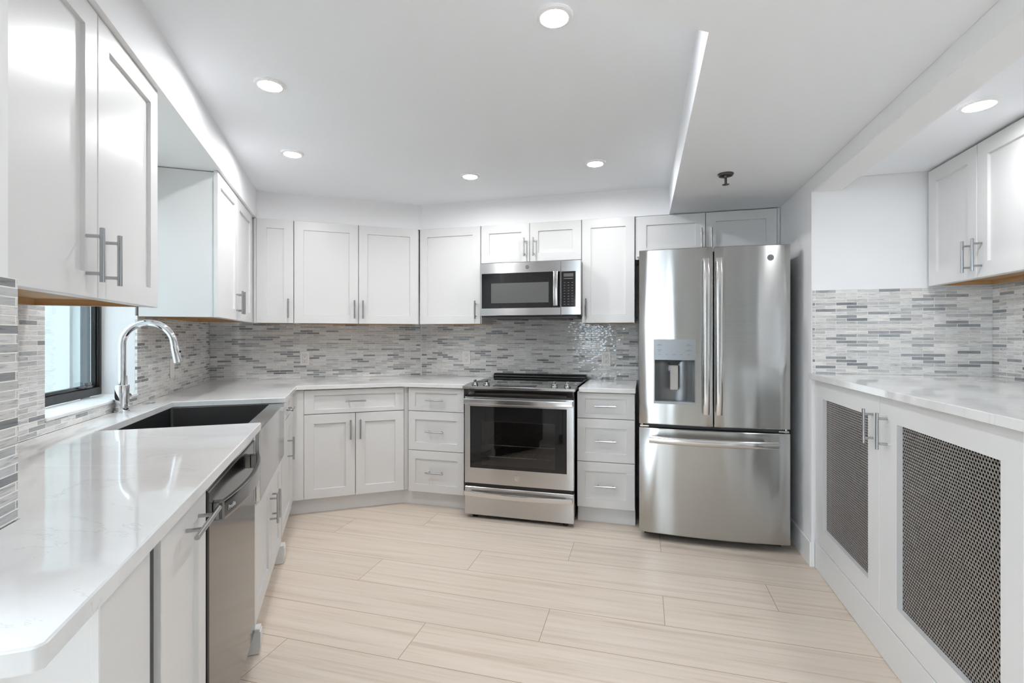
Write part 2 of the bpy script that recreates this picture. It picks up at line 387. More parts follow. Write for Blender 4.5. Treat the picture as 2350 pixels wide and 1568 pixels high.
# tiled backsplashes (structure of the walls)
ZC = 0.909
TL = tile_mat('strip_mosaic_left', 1, 1.137, 0); TA = tile_mat('strip_mosaic_back_left', 0, -0.98, 0)
TB = tile_mat('strip_mosaic_range', 0, -1.8676, 0); TE = tile_mat('strip_mosaic_niche_end', 0, 0.85, 0.028); TR = tile_mat('strip_mosaic_niche_wall', 1, 2.958, 0.028)
ZS = ZC + 0.0005
s = MB(); s.box(-0.9895, -0.98, 1.138, 2.112, ZS, 1.352); s.box(-0.9895, -0.98, 2.112, 2.902, ZS, 0.950); s.box(-0.9895, -0.98, 2.902, 4.279, ZS, 1.352)
struct('wall_left_backsplash', s, TL, FA)
s = MB(); s.box(-0.58, -0.570, 0.732, 1.143, ZS, 1.352); struct('wall_left_stub_backsplash', s, TL, FA)
s = MB(); s.box(-0.9795, isect(4.28, 3.894), 4.28, 4.2895, ZS, 1.352); struct('wall_back_left_backsplash', s, TA, FA)
xb0 = -1.8676
s = MB(); s.box(xb0, -0.035, 3.894, 3.9035, ZS, 1.40); struct('wall_back_right_backsplash', s, TB, FB)
s = MB(); s.box(0.889, 1.6815, 2.958, 2.9675, 1.0485, 1.497); struct('wall_right_end_backsplash', s, TE, FB)
s = MB(); s.box(1.682, 1.6915, 1.2, 2.958, 1.0485, 1.497); struct('wall_right_niche_backsplash', s, TR, FB)
s = MB(); s.box(0.872, 0.8835, 2.955, 3.90, 0, 0.135, 0.003); s.box(0.872, 0.897, 2.9565, 2.9675, 0, 0.135, 0.002); struct('baseboard_right', s, W_TRIM, FB)

# ------------------------------------------------------------------ window by the sink
wf = MB()
XF = -1.125
wf.box(XF - 0.034, XF, 2.113, 2.901, 0.966, 1.003, 0.002); wf.box(XF - 0.034, XF, 2.113, 2.901, 1.94, 1.979, 0.002)
wf.box(XF - 0.034, XF, 2.884, 2.901, 1.003, 1.94, 0.002); wf.box(XF - 0.034, XF, 2.113, 2.132, 1.003, 1.94, 0.002)
wf.box(XF - 0.012, XF - 0.006, 2.880, 2.884, 1.003, 1.94)
win = struct('window_1', wf, WINBLACK, FA)
g = MB(); g.box(XF - 0.032, XF - 0.014, 2.132, 2.88, 1.003, 1.018, 0.002); g.box(XF - 0.032, XF - 0.014, 2.872, 2.88, 1.018, 1.94, 0.001); g.box(XF - 0.032, XF - 0.014, 2.132, 2.145, 1.018, 1.94, 0.002)
struct('sash', g, BLACK, parent=win)
g = MB(); g.box(XF - 0.026, XF - 0.022, 2.14, 2.876, 1.012, 1.94); struct('pane', g, CLEAR, parent=win)
g = MB(); g.box(XF - 0.016, XF + 0.004, 2.745, 2.80, 1.008, 1.018, 0.002); g.box(XF - 0.012, XF + 0.002, 2.755, 2.80, 1.018, 1.034, 0.003); g.cyl((XF - 0.005, 2.74, 1.012), (XF - 0.005, 2.70, 1.018), 0.005, 8)
struct('latch', g, GREYD, parent=win)
s = MB(); s.box(-1.124, -0.974, 2.1125, 2.9015, 0.951, 0.9645, 0.003); struct('trim_1', s, W_TRIM, FA)
# what stands outside that window
s = MB(); yy = 2.2; i = 0
while yy < 7.0:
    wd = (0.34, 0.10, 0.22, 0.16)[i % 4]; s.box(-2.75, -2.55 + (0.0, 0.06, 0.02, 0.09)[i % 4], yy, yy + wd, -0.5, 4.0); yy += wd; i += 1
solo('neighbouring_facade', 'pale ribbed outside wall seen through the window by the sink', 'outside wall', FA, (-2.6, 4.5, -0.5), s, SIDING)
s = MB(); s.box(-1.85, -1.50, 3.50, 3.628, -0.5, 3.2, 0.01); solo('stucco_pier', 'rough white stucco pier just outside the kitchen window', 'pier', FA, (-1.7, 3.56, -0.5), s, STUCCO)
s = MB(); s.box(-1.312, -1.30, 3.142, 3.6, -0.5, 3.2, 0.002); solo('outside_panel', 'blue-grey upright panel outside, at the window\'s far edge', 'panel', FA, (-1.3, 3.3, -0.5), s, BLUEG)

# ------------------------------------------------------------------ cabinets
AXN = {'A': (Vector((0, -1, 0)), Vector((1, 0, 0))), 'L': (Vector((1, 0, 0)), Vector((0, 1, 0))), 'R': (Vector((-1, 0, 0)), Vector((0, 1, 0)))}
def pt(o, c, u, d, z):           # o orientation, c face plane, u along, d depth behind the face
    return Vector((u, c + d, z)) if o == 'A' else (Vector((c - d, u, z)) if o == 'L' else Vector((c + d, u, z)))
def lbox(mb, o, c, u0, u1, d0, d1, z0, z1, b=0):
    p, q = pt(o, c, u0, d0, z0), pt(o, c, u1, d1, z1); mb.box(p.x, q.x, p.y, q.y, p.z, q.z, b)
def shaker(o, c, u0, u1, z0, z1, rails, t=0.019, rec=0.0105, hole=False):
    l, r, bt, tp = rails; mb = MB()
    def rect(du0, du1, dz0, dz1, d): return [pt(o, c, u0 + du0, d, z0 + dz0), pt(o, c, u1 - du1, d, z0 + dz0), pt(o, c, u1 - du1, d, z1 - dz1), pt(o, c, u0 + du0, d, z1 - dz1)]
    e = 0.0015
    L = [rect(0, 0, 0, 0, t), rect(0, 0, 0, 0, e), rect(e, e, e, e, 0), rect(l, r, bt, tp, 0)]
    if hole:
        L += [rect(l, r, bt, tp, t)]; mb.loops(L, close=True)
    else:
        L += [rect(l + 0.0012, r + 0.0012, bt + 0.0012, tp + 0.0012, rec)]; mb.loops(L)
    return mb
def pull(o, c, u, z, vert=True, L=0.14, sp=0.096, st=0.034, r=0.006):
    mb = MB(); n = AXN[o][0]; ax = Vector((0, 0, 1)) if vert else AXN[o][1]
    m = pt(o, c, u, 0, z); bc = m + n * st
    mb.cyl(bc - ax * L / 2, bc + ax * L / 2, r, 14, 0.0008)
    for sg in (-1, 1): mb.cyl(m + ax * sg * sp / 2 - n * 0.0005, bc + ax * sg * sp / 2, r * 0.78, 10)
    return mb
RD = (0.064, 0.064, 0.064, 0.064)
def cabinet(name, label, F, o, c, u0, u1, z0, z1, depth, fronts, group, upper=True, toe=None, fill=()):
    uc = (u0 + u1) / 2; base = pt(o, c, uc, depth / 2, 0 if not upper else z0)
    t = Thing(name, label, 'cabinet', F, base, group)
    mb = MB(); T = 0.0225
    if upper:
        lbox(mb, o, c, u0, u1, T, depth, z0 + 0.032, z1 - 0.002)
        lbox(mb, o, c, u0, u1, T, T + 0.019, z0 + 0.001, z0 + 0.032)
        lbox(mb, o, c, u0, u0 + 0.014, T + 0.019, depth, z0 + 0.001, z0 + 0.032); lbox(mb, o, c, u1 - 0.014, u1, T + 0.019, depth, z0 + 0.001, z0 + 0.032)
    else:
        lbox(mb, o, c, u0, u1, T, depth, z0, z1)
    for (a, b_, za, zb, d) in fill: lbox(mb, o, c, a, b_, d, 0.06, za, zb)
    t.part('body', mb, W_CAB)
    if upper:
        mb = MB(); lbox(mb, o, c, u0 + 0.0142, u1 - 0.0142, T + 0.0192, depth - 0.001, z0 + 0.022, z0 + 0.0318)
        lbox(mb, o, c, u0 + 0.0142, u1 - 0.0142, depth - 0.018, depth - 0.001, z0 + 0.001, z0 + 0.0218)
        for ua in (u0 + 0.0142, u1 - 0.0157): lbox(mb, o, c, ua, ua + 0.0015, T + 0.0192, depth - 0.0185, z0 + 0.0012, z0 + 0.0218)
        t.part('bottom_panel', mb, WOOD, label='unpainted wood underside')
    if toe is not None:
        mb = MB(); lbox(mb, o, c, toe[0], toe[1], 0.055, 0.072, 0.001, z0 - 0.0005); t.part('toe_kick', mb, W_TOE)
    for f in fronts:
        a, b_, za, zb, rails, h = f
        kind = 'drawer' if h and h[0] == 'd' else 'door'
        d = t.part(kind, shaker(o, c, a, b_, za, zb, rails), W_CAB)
        if h:
            if h[0] == 'd': hb = pull(o, c + 0, h[1], h[2], False, L=h[3] if len(h) > 3 else 0.14)
            elif h[0] == 'h': hb = pull(o, c, h[1], h[2], False, L=h[3])
            else: hb = pull(o, c, h[1], h[2], True)
            t.part('handle', hb, SATIN, parent=d, label='brushed metal bar handle')
    return t
GU, GB_ = 'white wall cabinets', 'white base cabinets'
ZU0, ZU1 = 1.348, 2.108
HZ = 1.456
# left wall uppers
XU = -0.624
cabinet('wall_cabinet', 'largest two-door white wall cabinet at upper left, nearest the viewer', FA, 'L', XU, 1.139, 2.022, ZU0, ZU1, 0.352,
        [(1.140, 1.585, ZU0, ZU1, RD, ('v', 1.525, HZ)), (1.589, 2.026, ZU0, ZU1, RD, ('v', 1.628, HZ))], GU)
cabinet('wall_cabinet', 'two-door white wall cabinet in the left corner, its plain white side facing the window', FA, 'L', XU, 2.905, 3.885, ZU0, ZU1, 0.352,
        [(2.885, 3.371, ZU0, ZU1, RD, ('v', 3.34, HZ)), (3.375, 3.862, ZU0, ZU1, RD, ('v', 3.405, HZ))], GU)
# back-left uppers
YU = 3.93
cabinet('wall_cabinet', 'narrow single-door white wall cabinet in the corner at the left end of the back wall', FA, 'A', YU, -0.64, -0.359, ZU0, ZU1, 0.345,
        [(-0.605, -0.3605, ZU0, ZU1, RD, ('v', -0.393, HZ))], GU, fill=[(-0.6235, -0.606, ZU0, ZU1, 0.004)])
cabinet('wall_cabinet', 'wide two-door white wall cabinet just left of the bend in the back wall', FA, 'A', YU, -0.357, 0.5655, ZU0, ZU1, 0.345,
        [(-0.355, 0.0985, ZU0, ZU1, RD, ('v', 0.070, HZ)), (0.1027, 0.556, ZU0, ZU1, RD, ('v', 0.132, HZ))], GU)
YV = 3.58
cabinet('wall_cabinet', 'single-door white wall cabinet just left of the microwave', FB, 'A', YV, -1.7385, -1.217, ZU0, ZU1, 0.31,
        [(-1.734, -1.2216, ZU0, ZU1, RD, ('v', -1.256, HZ))], GU)
cabinet('wall_cabinet', 'short two-door white wall cabinet directly above the microwave', FB, 'A', YV, -1.2155, -0.4365, 1.80, ZU1, 0.31,
        [(-1.2127, -0.829, 1.816, ZU1, RD, ('v', -0.864, 1.923)), (-0.826, -0.4382, 1.816, ZU1, RD, ('v', -0.794, 1.923))], GU)
cabinet('wall_cabinet', 'single-door white wall cabinet between the microwave and the fridge', FB, 'A', YV, -0.435, -0.056, ZU0, ZU1, 0.31,
        [(-0.4327, -0.0577, ZU0, ZU1, RD, ('v', -0.400, HZ))], GU)
cabinet('wall_cabinet', 'short two-door white wall cabinet above the fridge', FB, 'A', YV, -0.052, 0.881, 1.80, ZU1, 0.31,
        [(-0.0402, 0.416, 1.818, ZU1 - 0.004, RD, ('v', 0.388, 1.923)), (0.4205, 0.862, 1.818, ZU1 - 0.004, RD, ('v', 0.452, 1.923))], GU, fill=[(0.8645, 0.8812, 1.802, ZU1, 0.004)])
# right niche upper
cabinet('wall_cabinet', 'two-door white wall cabinet in the niche at the far right, under its own ceiling lamp', FB, 'R', 1.404, 2.19, 2.940, 1.503, 2.085, 0.272,
        [(2.569, 2.939, 1.503, 2.085, RD, ('v', 2.605, 1.60)), (2.192, 2.565, 1.503, 2.085, RD, ('v', 2.536, 1.60))], GU)

# base cabinets, back walls
ZB0, ZB1 = 0.114, 0.876
R1 = (0.064, 0.064, 0.030, 0.036)
YA = 3.657
cabinet('base_cabinet', 'white corner base cabinet with one wide drawer over two doors, left of the bend', FA, 'A', YA, -0.292, 0.4265, ZB0, ZB1, 0.57,
        [(-0.268, 0.415, 0.706, ZB1 - 0.004, R1, ('d', 0.0735, 0.790)), (-0.268, 0.0705, ZB0, 0.701, RD, ('v', 0.040, 0.588)), (0.0745, 0.415, ZB0, 0.701, RD, ('v', 0.106, 0.588))],
        GB_, upper=False, toe=(-0.372, isect(3.712, 3.305)), fill=[(-0.339, -0.270, ZB0, ZB1 - 0.002, 0.003), (0.417, 0.4465, ZB0, ZB1 - 0.002, 0.006)])
YB = 3.250
def stack(label, x0, x1, toe):
    r2 = (0.054, 0.054, 0.056, 0.060)
    cabinet('base_cabinet', label, FB, 'A', YB, x0, x1, ZB0, ZB1, 0.60,
        [(x0 + 0.002, x1 - 0.002, 0.706, ZB1 - 0.003, (0.054, 0.054, 0.030, 0.036), ('d', (x0 + x1) / 2, 0.790, 0.138)),
         (x0 + 0.002, x1 - 0.002, 0.419, 0.702, r2, ('d', (x0 + x1) / 2, 0.560, 0.138)),
         (x0 + 0.002, x1 - 0.002, ZB0, 0.415, r2, ('d', (x0 + x1) / 2, 0.264, 0.138))], GB_, upper=False, toe=toe)
stack('white three-drawer base cabinet between the bend in the wall and the range', -1.668, -1.229, (a2b(isect(3.712, 3.305), 3.712)[0], -1.231))
stack('white three-drawer base cabinet between the range and the fridge', -0.4265, -0.0485, (-0.4265, -0.0485))

# base cabinets, left run
XB = -0.335
t = Thing('base_cabinet', 'plain white end cabinet under the near corner of the counter', 'cabinet', FA, (-0.45, 0.97, 0), GB_)
mb = MB(); mb.box(-0.56, XB - 0.012, 0.860, 1.086, 0.002, 0.876); t.part('body', mb, W_CAB)
mb = MB(); mb.box(-0.40, XB - 0.013, 1.0865, 1.1083, 0.002, 0.876); t.part('gap_shade_strip', mb, BLACK)  # black strip added to paint the dark shade of this gap
mb = MB(); mb.box(XB - 0.0118, XB, 0.858, 1.024, 0.002, 0.876, 0.0015); t.part('face_board', mb, W_CAB)
cabinet('base_cabinet', 'narrow white pull-out cabinet with a horizontal bar handle, nearest the dishwasher', FA, 'L', XB, 1.109, 1.427, ZB0, ZB1, 0.22,
        [(1.109, 1.425, ZB0, 0.872, RD, ('h', 1.309, 0.812, 0.196))], GB_, upper=False, toe=(1.109, 1.427))
t = cabinet('base_cabinet', 'white two-door base cabinet under the apron sink, with block feet', FA, 'L', XB, 2.122, 2.982, 0.10, 0.585, 0.55,
        [(2.165, 2.580, 0.098, 0.586, RD, ('v', 2.548, 0.43)), (2.584, 2.955, 0.098, 0.586, RD, ('v', 2.622, 0.43))], GB_, upper=False,
        toe=(2.165, 2.93), fill=[(2.1225, 2.163, 0.10, 0.585, 0.0), (2.957, 2.9815, 0.10, 0.585, 0.0)])
for (y0, y1) in ((2.1225, 2.165), (2.925, 2.981)):
    mb = MB(); mb.prism([(-0.40, 0.001), (-0.318, 0.001), (-0.312, 0.03), (-0.312, 0.088), (-0.40, 0.088)], y0, y1, 0.0015, axes='xz')
    mb.box(-0.40, -0.316, y0, y1, 0.088, 0.0995, 0.002)
    t.part('foot', mb, W_CAB)
for (y0, y1) in ((2.1225, 2.147), (2.953, 2.9815)):
    mb = MB(); mb.box(-0.60, XB, y0, y1, 0.588, 0.876, 0.001); t.part('side_panel', mb, W_CAB)
cabinet('base_cabinet', 'narrow white base cabinet, one drawer over one door, between the sink and the corner', FA, 'L', XB, 2.985, 3.632, ZB0, ZB1, 0.60,
        [(3.012, 3.520, 0.750, ZB1 - 0.004, (0.064, 0.064, 0.03, 0.034), ('d', 3.285, 0.800)), (3.012, 3.520, ZB0, 0.745, RD, ('v', 3.30, 0.553))], GB_, upper=False,
        toe=(2.99, 3.70), fill=[(3.522, 3.659, ZB0, ZB1 - 0.001, 0.004)])

# ------------------------------------------------------------------ worktops
SA = (-0.9795, -0.314)
pts = [wa(-0.5695, 0.666), wa(-0.319, 0.665), wa(-0.311, 0.673), wa(-0.311, 2.125), wa(-0.842, 2.125), wa(-0.842, 2.951), wa(-0.311, 2.951), wa(-0.311, 3.632)]
xf = isect(3.632, 3.222)
pts += [wa(xf, 3.632), wb(-1.216, 3.222), wb(-1.216, 3.8935), wa(isect(4.2795, 3.8935), 4.2795), wa(-0.9795, 4.2795), wa(-0.9795, 1.1385), wa(-0.5695, 1.1435)]
s = MB(); s.prism(pts, 0.8795, ZC, 0.0025)
solo('countertop', 'long white quartz countertop bending from the near left round past the sink to the range', 'countertop', FW, (-1.2, 2.6, 0.8795), s, QUARTZ)
s = MB(); s.box(-0.411, -0.0445, 3.222, 3.8935, 0.8795, ZC, 0.0025)
solo('countertop', 'short white quartz countertop between the range and the fridge', 'countertop', FB, (-0.23, 3.55, 0.8795), s, QUARTZ)
s = MB(); s.box(0.868, 1.6815, 1.05, 2.9575, 1.018, 1.048, 0.0025)
solo('countertop', 'tall white quartz counter in the right-hand niche above the perforated doors', 'countertop', FB, (1.27, 2.2, 1.018), s, QUARTZ)

# ------------------------------------------------------------------ sink, faucet, button
t = Thing('farmhouse_sink', 'stainless steel apron-front sink set in the counter by the window', 'sink', FA, (-0.6, 2.54, 0.6))
mb = MB()
def rr(x0, x1, y0, y1, z, r=0.02, n=4):
    o = []
    for cx, cy, a0 in ((x1 - r, y0 + r, -90), (x1 - r, y1 - r, 0), (x0 + r, y1 - r, 90), (x0 + r, y0 + r, 180)):
        for k in range(n + 1):
            a = math.radians(a0 + 90 * k / n); o.append((cx + r * math.cos(a), cy + r * math.sin(a), z))
    return o
mb.loops([rr(-0.870, -0.322, 2.150, 2.950, 0.590, 0.003), rr(-0.872, -0.318, 2.148, 2.952, 0.593, 0.003), rr(-0.872, -0.318, 2.148, 2.952, 0.874, 0.003), rr(-0.870, -0.321, 2.150, 2.950, 0.8785, 0.003), rr(-0.848, -0.388, 2.168, 2.930, 0.8785, 0.015)], cap0=True, cap1=False)
t.part('apron', mb, STEEL, label='bright brushed steel front and rim')
mb = MB()
mb.loops([rr(-0.848, -0.388, 2.168, 2.930, 0.8783, 0.015), rr(-0.846, -0.390, 2.170, 2.928, 0.66, 0.015), rr(-0.83, -0.405, 2.186, 2.912, 0.64, 0.012)], cap0=False)
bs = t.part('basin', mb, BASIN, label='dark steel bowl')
mb = MB(); mb.lathe([(0.045, 0.0), (0.045, 0.004), (0.036, 0.003), (0.030, 0.001)], (-0.62, 2.55, 0.6405)); t.part('drain', mb, CHROME, parent=bs)

FX, FY = -0.945, 2.63
t = Thing('faucet', 'tall chrome gooseneck faucet with a pull-down spray head', 'faucet', FA, (FX, FY, ZC))
mb = MB(); mb.lathe([(0.030, 0.0005), (0.030, 0.006), (0.0265, 0.008), (0.0265, 0.118), (0.025, 0.121), (0.016, 0.121)], (FX, FY, ZC), seg=32); t.part('body', mb, CHROME)
R = 0.099; zc = 1.211
path = [(FX, FY, 1.028), (FX, FY, 1.10), (FX, FY, 1.16)] + [(FX + R - R * math.cos(a), FY, zc + R * math.sin(a)) for a in [math.radians(d) for d in range(0, 176, 9)]] + [(FX + 2 * R + 0.003, FY, 1.200)]
mb = MB(); mb.tube(path, 0.0145, 20); t.part('neck', mb, CHROME)
e0 = Vector((FX + 2 * R + 0.002, FY, 1.204)); e1 = Vector((FX + 2 * R + 0.016, FY, 1.128)); ax = (e1 - e0).normalized()
mb = MB(); mb.lathe([(0.0155, 0), (0.0158, 0.002), (0.0175, 0.072), (0.0175, 0.078), (0.014, 0.078)], e0, ax, 24)
sh = t.part('spray_head', mb, CHROME)
mb = MB(); c = e0 + ax * 0.03; nx = Vector((0, 0, 1)).cross(ax).cross(ax) * -1; nx = Vector((ax.z * -1, 0, ax.x)).normalized()
mb.cyl(c + nx * 0.014, c + nx * 0.021, 0.005, 12); t.part('button', mb, BLACK, parent=sh)
mb = MB(); mb.cyl((FX, FY + 0.024, 0.972), (FX, FY + 0.062, 0.972), 0.0165, 24, 0.0015); lv = t.part('handle', mb, CHROME)
mb = MB(); mb.cyl((FX, FY + 0.045, 0.985), (FX - 0.004, FY + 0.052, 1.068), 0.0048, 12, 0.001); t.part('lever', mb, CHROME, parent=lv)
s = MB(); s.lathe([(0.028, 0.0003), (0.028, 0.004), (0.024, 0.0065), (0.015, 0.0065), (0.014, 0.005), (0.004, 0.0055)], (-0.932, 2.905, ZC), seg=28)
solo('sink_button', 'small round chrome button set in the counter beyond the faucet', 'button', FA, (-0.932, 2.905, ZC), s, CHROME)

# ------------------------------------------------------------------ dishwasher
t = Thing('dishwasher', 'dark stainless dishwasher with a bowed bar handle under the near counter', 'dishwasher', FA, (-0.45, 1.77, 0))
mb = MB(); mb.box(-0.60, -0.352, 1.434, 2.108, 0.09, 0.872); t.part('body', mb, BLACK)
mb = MB(); mb.box(-0.3515, -0.330, 1.433, 2.108, 0.10, 0.846, 0.003); dr = t.part('door', mb, STEEL_D)
mb = MB(); mb.box(-0.3515, -0.334, 1.434, 2.107, 0.8465, 0.856, 0.002); t.part('control_strip', mb, SMOOTH)
mb = MB(); mb.box(-0.40, -0.385, 1.434, 2.108, 0.002, 0.089); t.part('toe_kick', mb, BLACK)
xs = [(-0.303 + 0.030 * (1 - ((y - 1.755) / 0.285) ** 2), y) for y in [1.47 + 0.57 * i / 12 for i in range(13)]]
mb = MB(); mb.sweep([(x - 0.006, y, 0.783) for x, y in xs], [Vector((1, 0, 0))] * 13, (0, 0, 1), 0.007, 0.026, 16, 6)
for y in (1.47, 2.015): mb.box(-0.3305, -0.306, y, y + 0.026, 0.759, 0.807, 0.002)
hb = t.part('handle', mb, STEEL_H)
text(t, 'Profile', 0.018, (-0.3015 + 0.0300 * (1 - ((1.512 - 1.755) / 0.285) ** 2) + 0.0008, 1.512, 0.783), (math.pi / 2, 0, math.pi / 2 - 0.178), LTPRINT, hb)

# ------------------------------------------------------------------ range
def emblem(t, c, r, parent, mat1, mat2, name='emblem'):
    mb = MB(); c = Vector(c); n = Vector((0, -1, 0))
    mb.lathe([(r, 0.0), (r, 0.0018), (r * 0.9, 0.0024), (r * 0.84, 0.0016), (0.001, 0.0016)], c, n, 28)
    e = t.part(name, mb, mat1)
    text(t, 'GE', r * 1.0, c + n * 0.0018, (math.pi / 2, 0, 0), mat2, e)
    mb = MB()
    for k in range(4):
        a0 = math.radians(45 + 90 * k)
        mb.tube([c + n * 0.0022 + Vector((math.cos(a0 + da) * rr_, 0, math.sin(a0 + da) * rr_)) for da, rr_ in ((-0.6, r * .76), (-0.2, r * .72), (0.15, r * .6), (0.25, r * .5))], r * 0.045, 6)
    t.part('scroll', mb, mat2, parent=e)
x0, x1 = -1.187, -0.433; yf = 3.15
t = Thing('range', 'stainless steel electric range with a glass cooktop and oven door', 'range', FB, (-0.81, 3.5, 0))
def ring(mb, x0, x1, z0, z1, a0, a1, b0, b1, y0, y1, st=0.003):
    def rc(xa, xb, za, zb, y): return [(xa, y, za), (xb, y, za), (xb, y, zb), (xa, y, zb)]
    mb.loops([rc(x0, x1, z0, z1, y1), rc(x0, x1, z0, z1, y0 + .002), rc(x0 + .002, x1 - .002, z0 + .002, z1 - .002, y0), rc(a0, a1, b0, b1, y0), rc(a0, a1, b0, b1, y1)], close=True)
mb = MB(); mb.box(x0 + .006, x0 + .03, yf + .035, 3.85, .06, .89); mb.box(x1 - .03, x1 - .006, yf + .035, 3.85, .06, .89); mb.box(x0 + .03, x1 - .03, 3.80, 3.85, .06, .89)
mb.box(x0 + .03, x1 - .03, yf + .035, 3.80, .06, .30); mb.box(x0 + .03, x1 - .03, yf + .035, 3.80, .72, .89); mb.box(x0 + .01, x1 - .01, yf + .012, yf + .036, .218, .243); mb.box(x0 + .01, x1 - .01, yf + .012, yf + .036, .834, .86)
t.part('body', mb, BLACK)
mb = MB()
for (xa, xb, ya, yb_, za, zb) in ((x0 + .0305, x0 + .08, yf + .04, 3.79, .301, .719), (x1 - .08, x1 - .0305, yf + .04, 3.79, .301, .719), (x0 + .08, x1 - .08, 3.77, 3.799, .301, .719), (x0 + .08, x1 - .08, yf + .04, 3.77, .301, .312), (x0 + .08, x1 - .08, yf + .04, 3.77, .708, .719)): mb.box(xa, xb, ya, yb_, za, zb)
cv = t.part('oven_cavity', mb, CAVITY)
for z in (0.415, 0.495):
    mb = MB()
    for y in (3.22, 3.70): mb.cyl((x0 + .085, y, z), (x1 - .085, y, z), 0.003, 8)
    for k in range(13):
        x = x0 + .10 + k * (x1 - x0 - .2) / 12; mb.cyl((x, 3.22, z + .003), (x, 3.70, z + .003), 0.002, 6); mb.cyl((x, 3.215, z), (x, 3.215, z + .008), 0.003, 6)
    mb.cyl((x0 + .085, 3.60, z + .01), (x1 - .085, 3.60, z + .01), 0.002, 6)
    t.part('oven_rack', mb, SMOOTH, parent=cv)
mb = MB(); mb.cyl((x0 + .085, 3.25, .655), (x1 - .085, 3.25, .655), 0.004, 8); mb.cyl((x0 + .085, 3.55, .655), (x1 - .085, 3.55, .655), 0.004, 8); t.part('heating_element', mb, SMOOTH, parent=cv)
mb = MB(); ring(mb, x0, x1, .242, .835, -1.1476, -.4795, .3488, .7714, yf, yf + .03); dr = t.part('oven_door', mb, STEEL)
mb = MB(); ring(mb, -1.1474, -.4797, .349, .7712, -1.070, -.557, .368, .672, yf + .003, yf + .009); t.part('window_border', mb, BLACKGLASS, parent=dr)
mb = MB(); mb.box(-1.0698, -.5572, yf + .004, yf + .008, .3682, .6718); t.part('window_pane', mb, TINTGLASS, parent=dr)
def barhandle(z0, z1, bow, yo, x0, x1):
    mb = MB(); n = 13; P = []
    for i in range(n):
        x = x0 - .001 + (x1 - x0 + .002) * i / (n - 1); k = 2 * i / (n - 1) - 1
        P.append((x, yf - yo - bow * (1 - k * k), (z0 + z1) / 2))
    mb.sweep(P, [Vector((0, 1, 0))] * n, (0, 0, 1), .006, (z1 - z0) / 2, 16, 7)
    for xa in (x0, x1 - .045): mb.box(xa, xa + .045, yf - yo + .002, yf - .0002, z0 + .003, z1 - .003, .002)
    return mb
t.part('handle', barhandle(.791, .828, .008, .046, x0 + .014, x1 - .006), SMOOTH, parent=dr)
emblem(t, (-.8131, yf, .298), .019, dr, STEEL, SMOOTH)
mb = MB(); mb.box(x0, x1, yf, yf + .03, .026, .218, .003); wd = t.part('warming_drawer', mb, STEEL)
t.part('handle', barhandle(.158, .192, .022, .016, x0 + .004, x1 - .010), SMOOTH, parent=wd)
zp = lambda y: .909 + (y - 3.12) * .0917
mb = MB(); mb.prism([(3.12, .892), (3.12, .909), (3.24, zp(3.24)), (3.24, .9025), (3.16, .892)], -1.193, -.4215, .0015, axes='yz'); cp = t.part('control_panel', mb, SMOOTH)
mb = MB(); mb.prism([(3.124, .8918), (3.172, .8918), (3.172, .851), (3.146, .851)], x0 + .006, x1 - .004, 0, axes='yz'); t.part('fascia', mb, BLACKGLASS)
mb = MB(); mb.box(x0 - .004, x1 + .010, 3.2405, 3.885, .9105, .9195, .002); t.part('cooktop', mb, BLACKGLASS)
mb = MB(); mb.prism([(3.80, .920), (3.80, .932), (3.815, .948), (3.883, .948), (3.883, .920)], x0 + .004, x1 + .004, .003, axes='yz'); t.part('rear_trim', mb, BLACK)
nrm = Vector((0, -.0917, 1)).normalized()
for x in (-1.122, -1.038, -.566, -.480):
    y = 3.178; o = Vector((x, y, zp(y)))
    mb = MB(); mb.lathe([(.0225, .0005), (.0225, .005), (.020, .007), (.0195, .018), (.017, .020), (.001, .020)], o, nrm, 24)
    mb.box(x - .005, x + .005, y - .0195, y + .0195, zp(y) + .018, zp(y) + .036, .002)
    t.part('knob', mb, SATIN)
def slab(xa, xb, ya, yb_, off, th):
    mb = MB(); L = [[(xa, ya, zp(ya) + h), (xb, ya, zp(ya) + h), (xb, yb_, zp(yb_) + h), (xa, yb_, zp(yb_) + h)] for h in (off, off + th)]; mb.loops(L); return mb
dp = t.part('display', slab(-.985, -.69, 3.148, 3.214, .0003, .0012), BLACKGLASS)
mb = MB()
for i in range(11):
    for y in (3.163, 3.180, 3.197):
        if (i * 3 + int(y * 1000)) % 4: mb.box(-.972 + i * .0262, -.960 + i * .0262, y, y + .003, zp(y) + .0014, zp(y) + .0020)
t.part('print', mb, KEYPRINT, parent=dp)
for x in (x0 + .06, x1 - .06):
    for y in (yf + .05, 3.78):
        mb = MB(); mb.lathe([(.02, .0005), (.02, .012), (.012, .014), (.012, .06)], (x, y, 0), seg=14); t.part('foot', mb, BLACK)

# ------------------------------------------------------------------ microwave
t = Thing('microwave', 'stainless over-the-range microwave with a black glass door', 'microwave', FB, (-.805, 3.67, 1.395))
ym = 3.46; m0, m1 = -1.184, -.426
mb = MB(); mb.box(m0 + .003, m1 - .003, ym + .03, 3.886, 1.397, 1.794, .002); bd = t.part('body', mb, DARKBODY)
mb = MB(); ring(mb, m0, -.5705, 1.404, 1.796, -1.1686, -.5707 - .0003, 1.458, 1.7186, ym, ym + .029)
dr = t.part('door', mb, STEEL)
mb = MB(); mb.box(-1.1684, -.5712, ym + .0012, ym + .012, 1.4582, 1.7184); gb = t.part('door_glass', mb, BLACKGLASS, parent=dr)
mb = MB(); mb.loops([[(x, y, z) for x, y, z in [(a, ym + .0011 - .0006 * k, b) for a, b in ((-1.095, 1.4964), (-.6587, 1.4964), (-.6587, 1.6445), (-1.095, 1.6445))]] for k in (0, 1)]); t.part('screen', mb, GREYGLASS, parent=gb)
zz = [1.47 + .246 * i / 10 for i in range(11)]
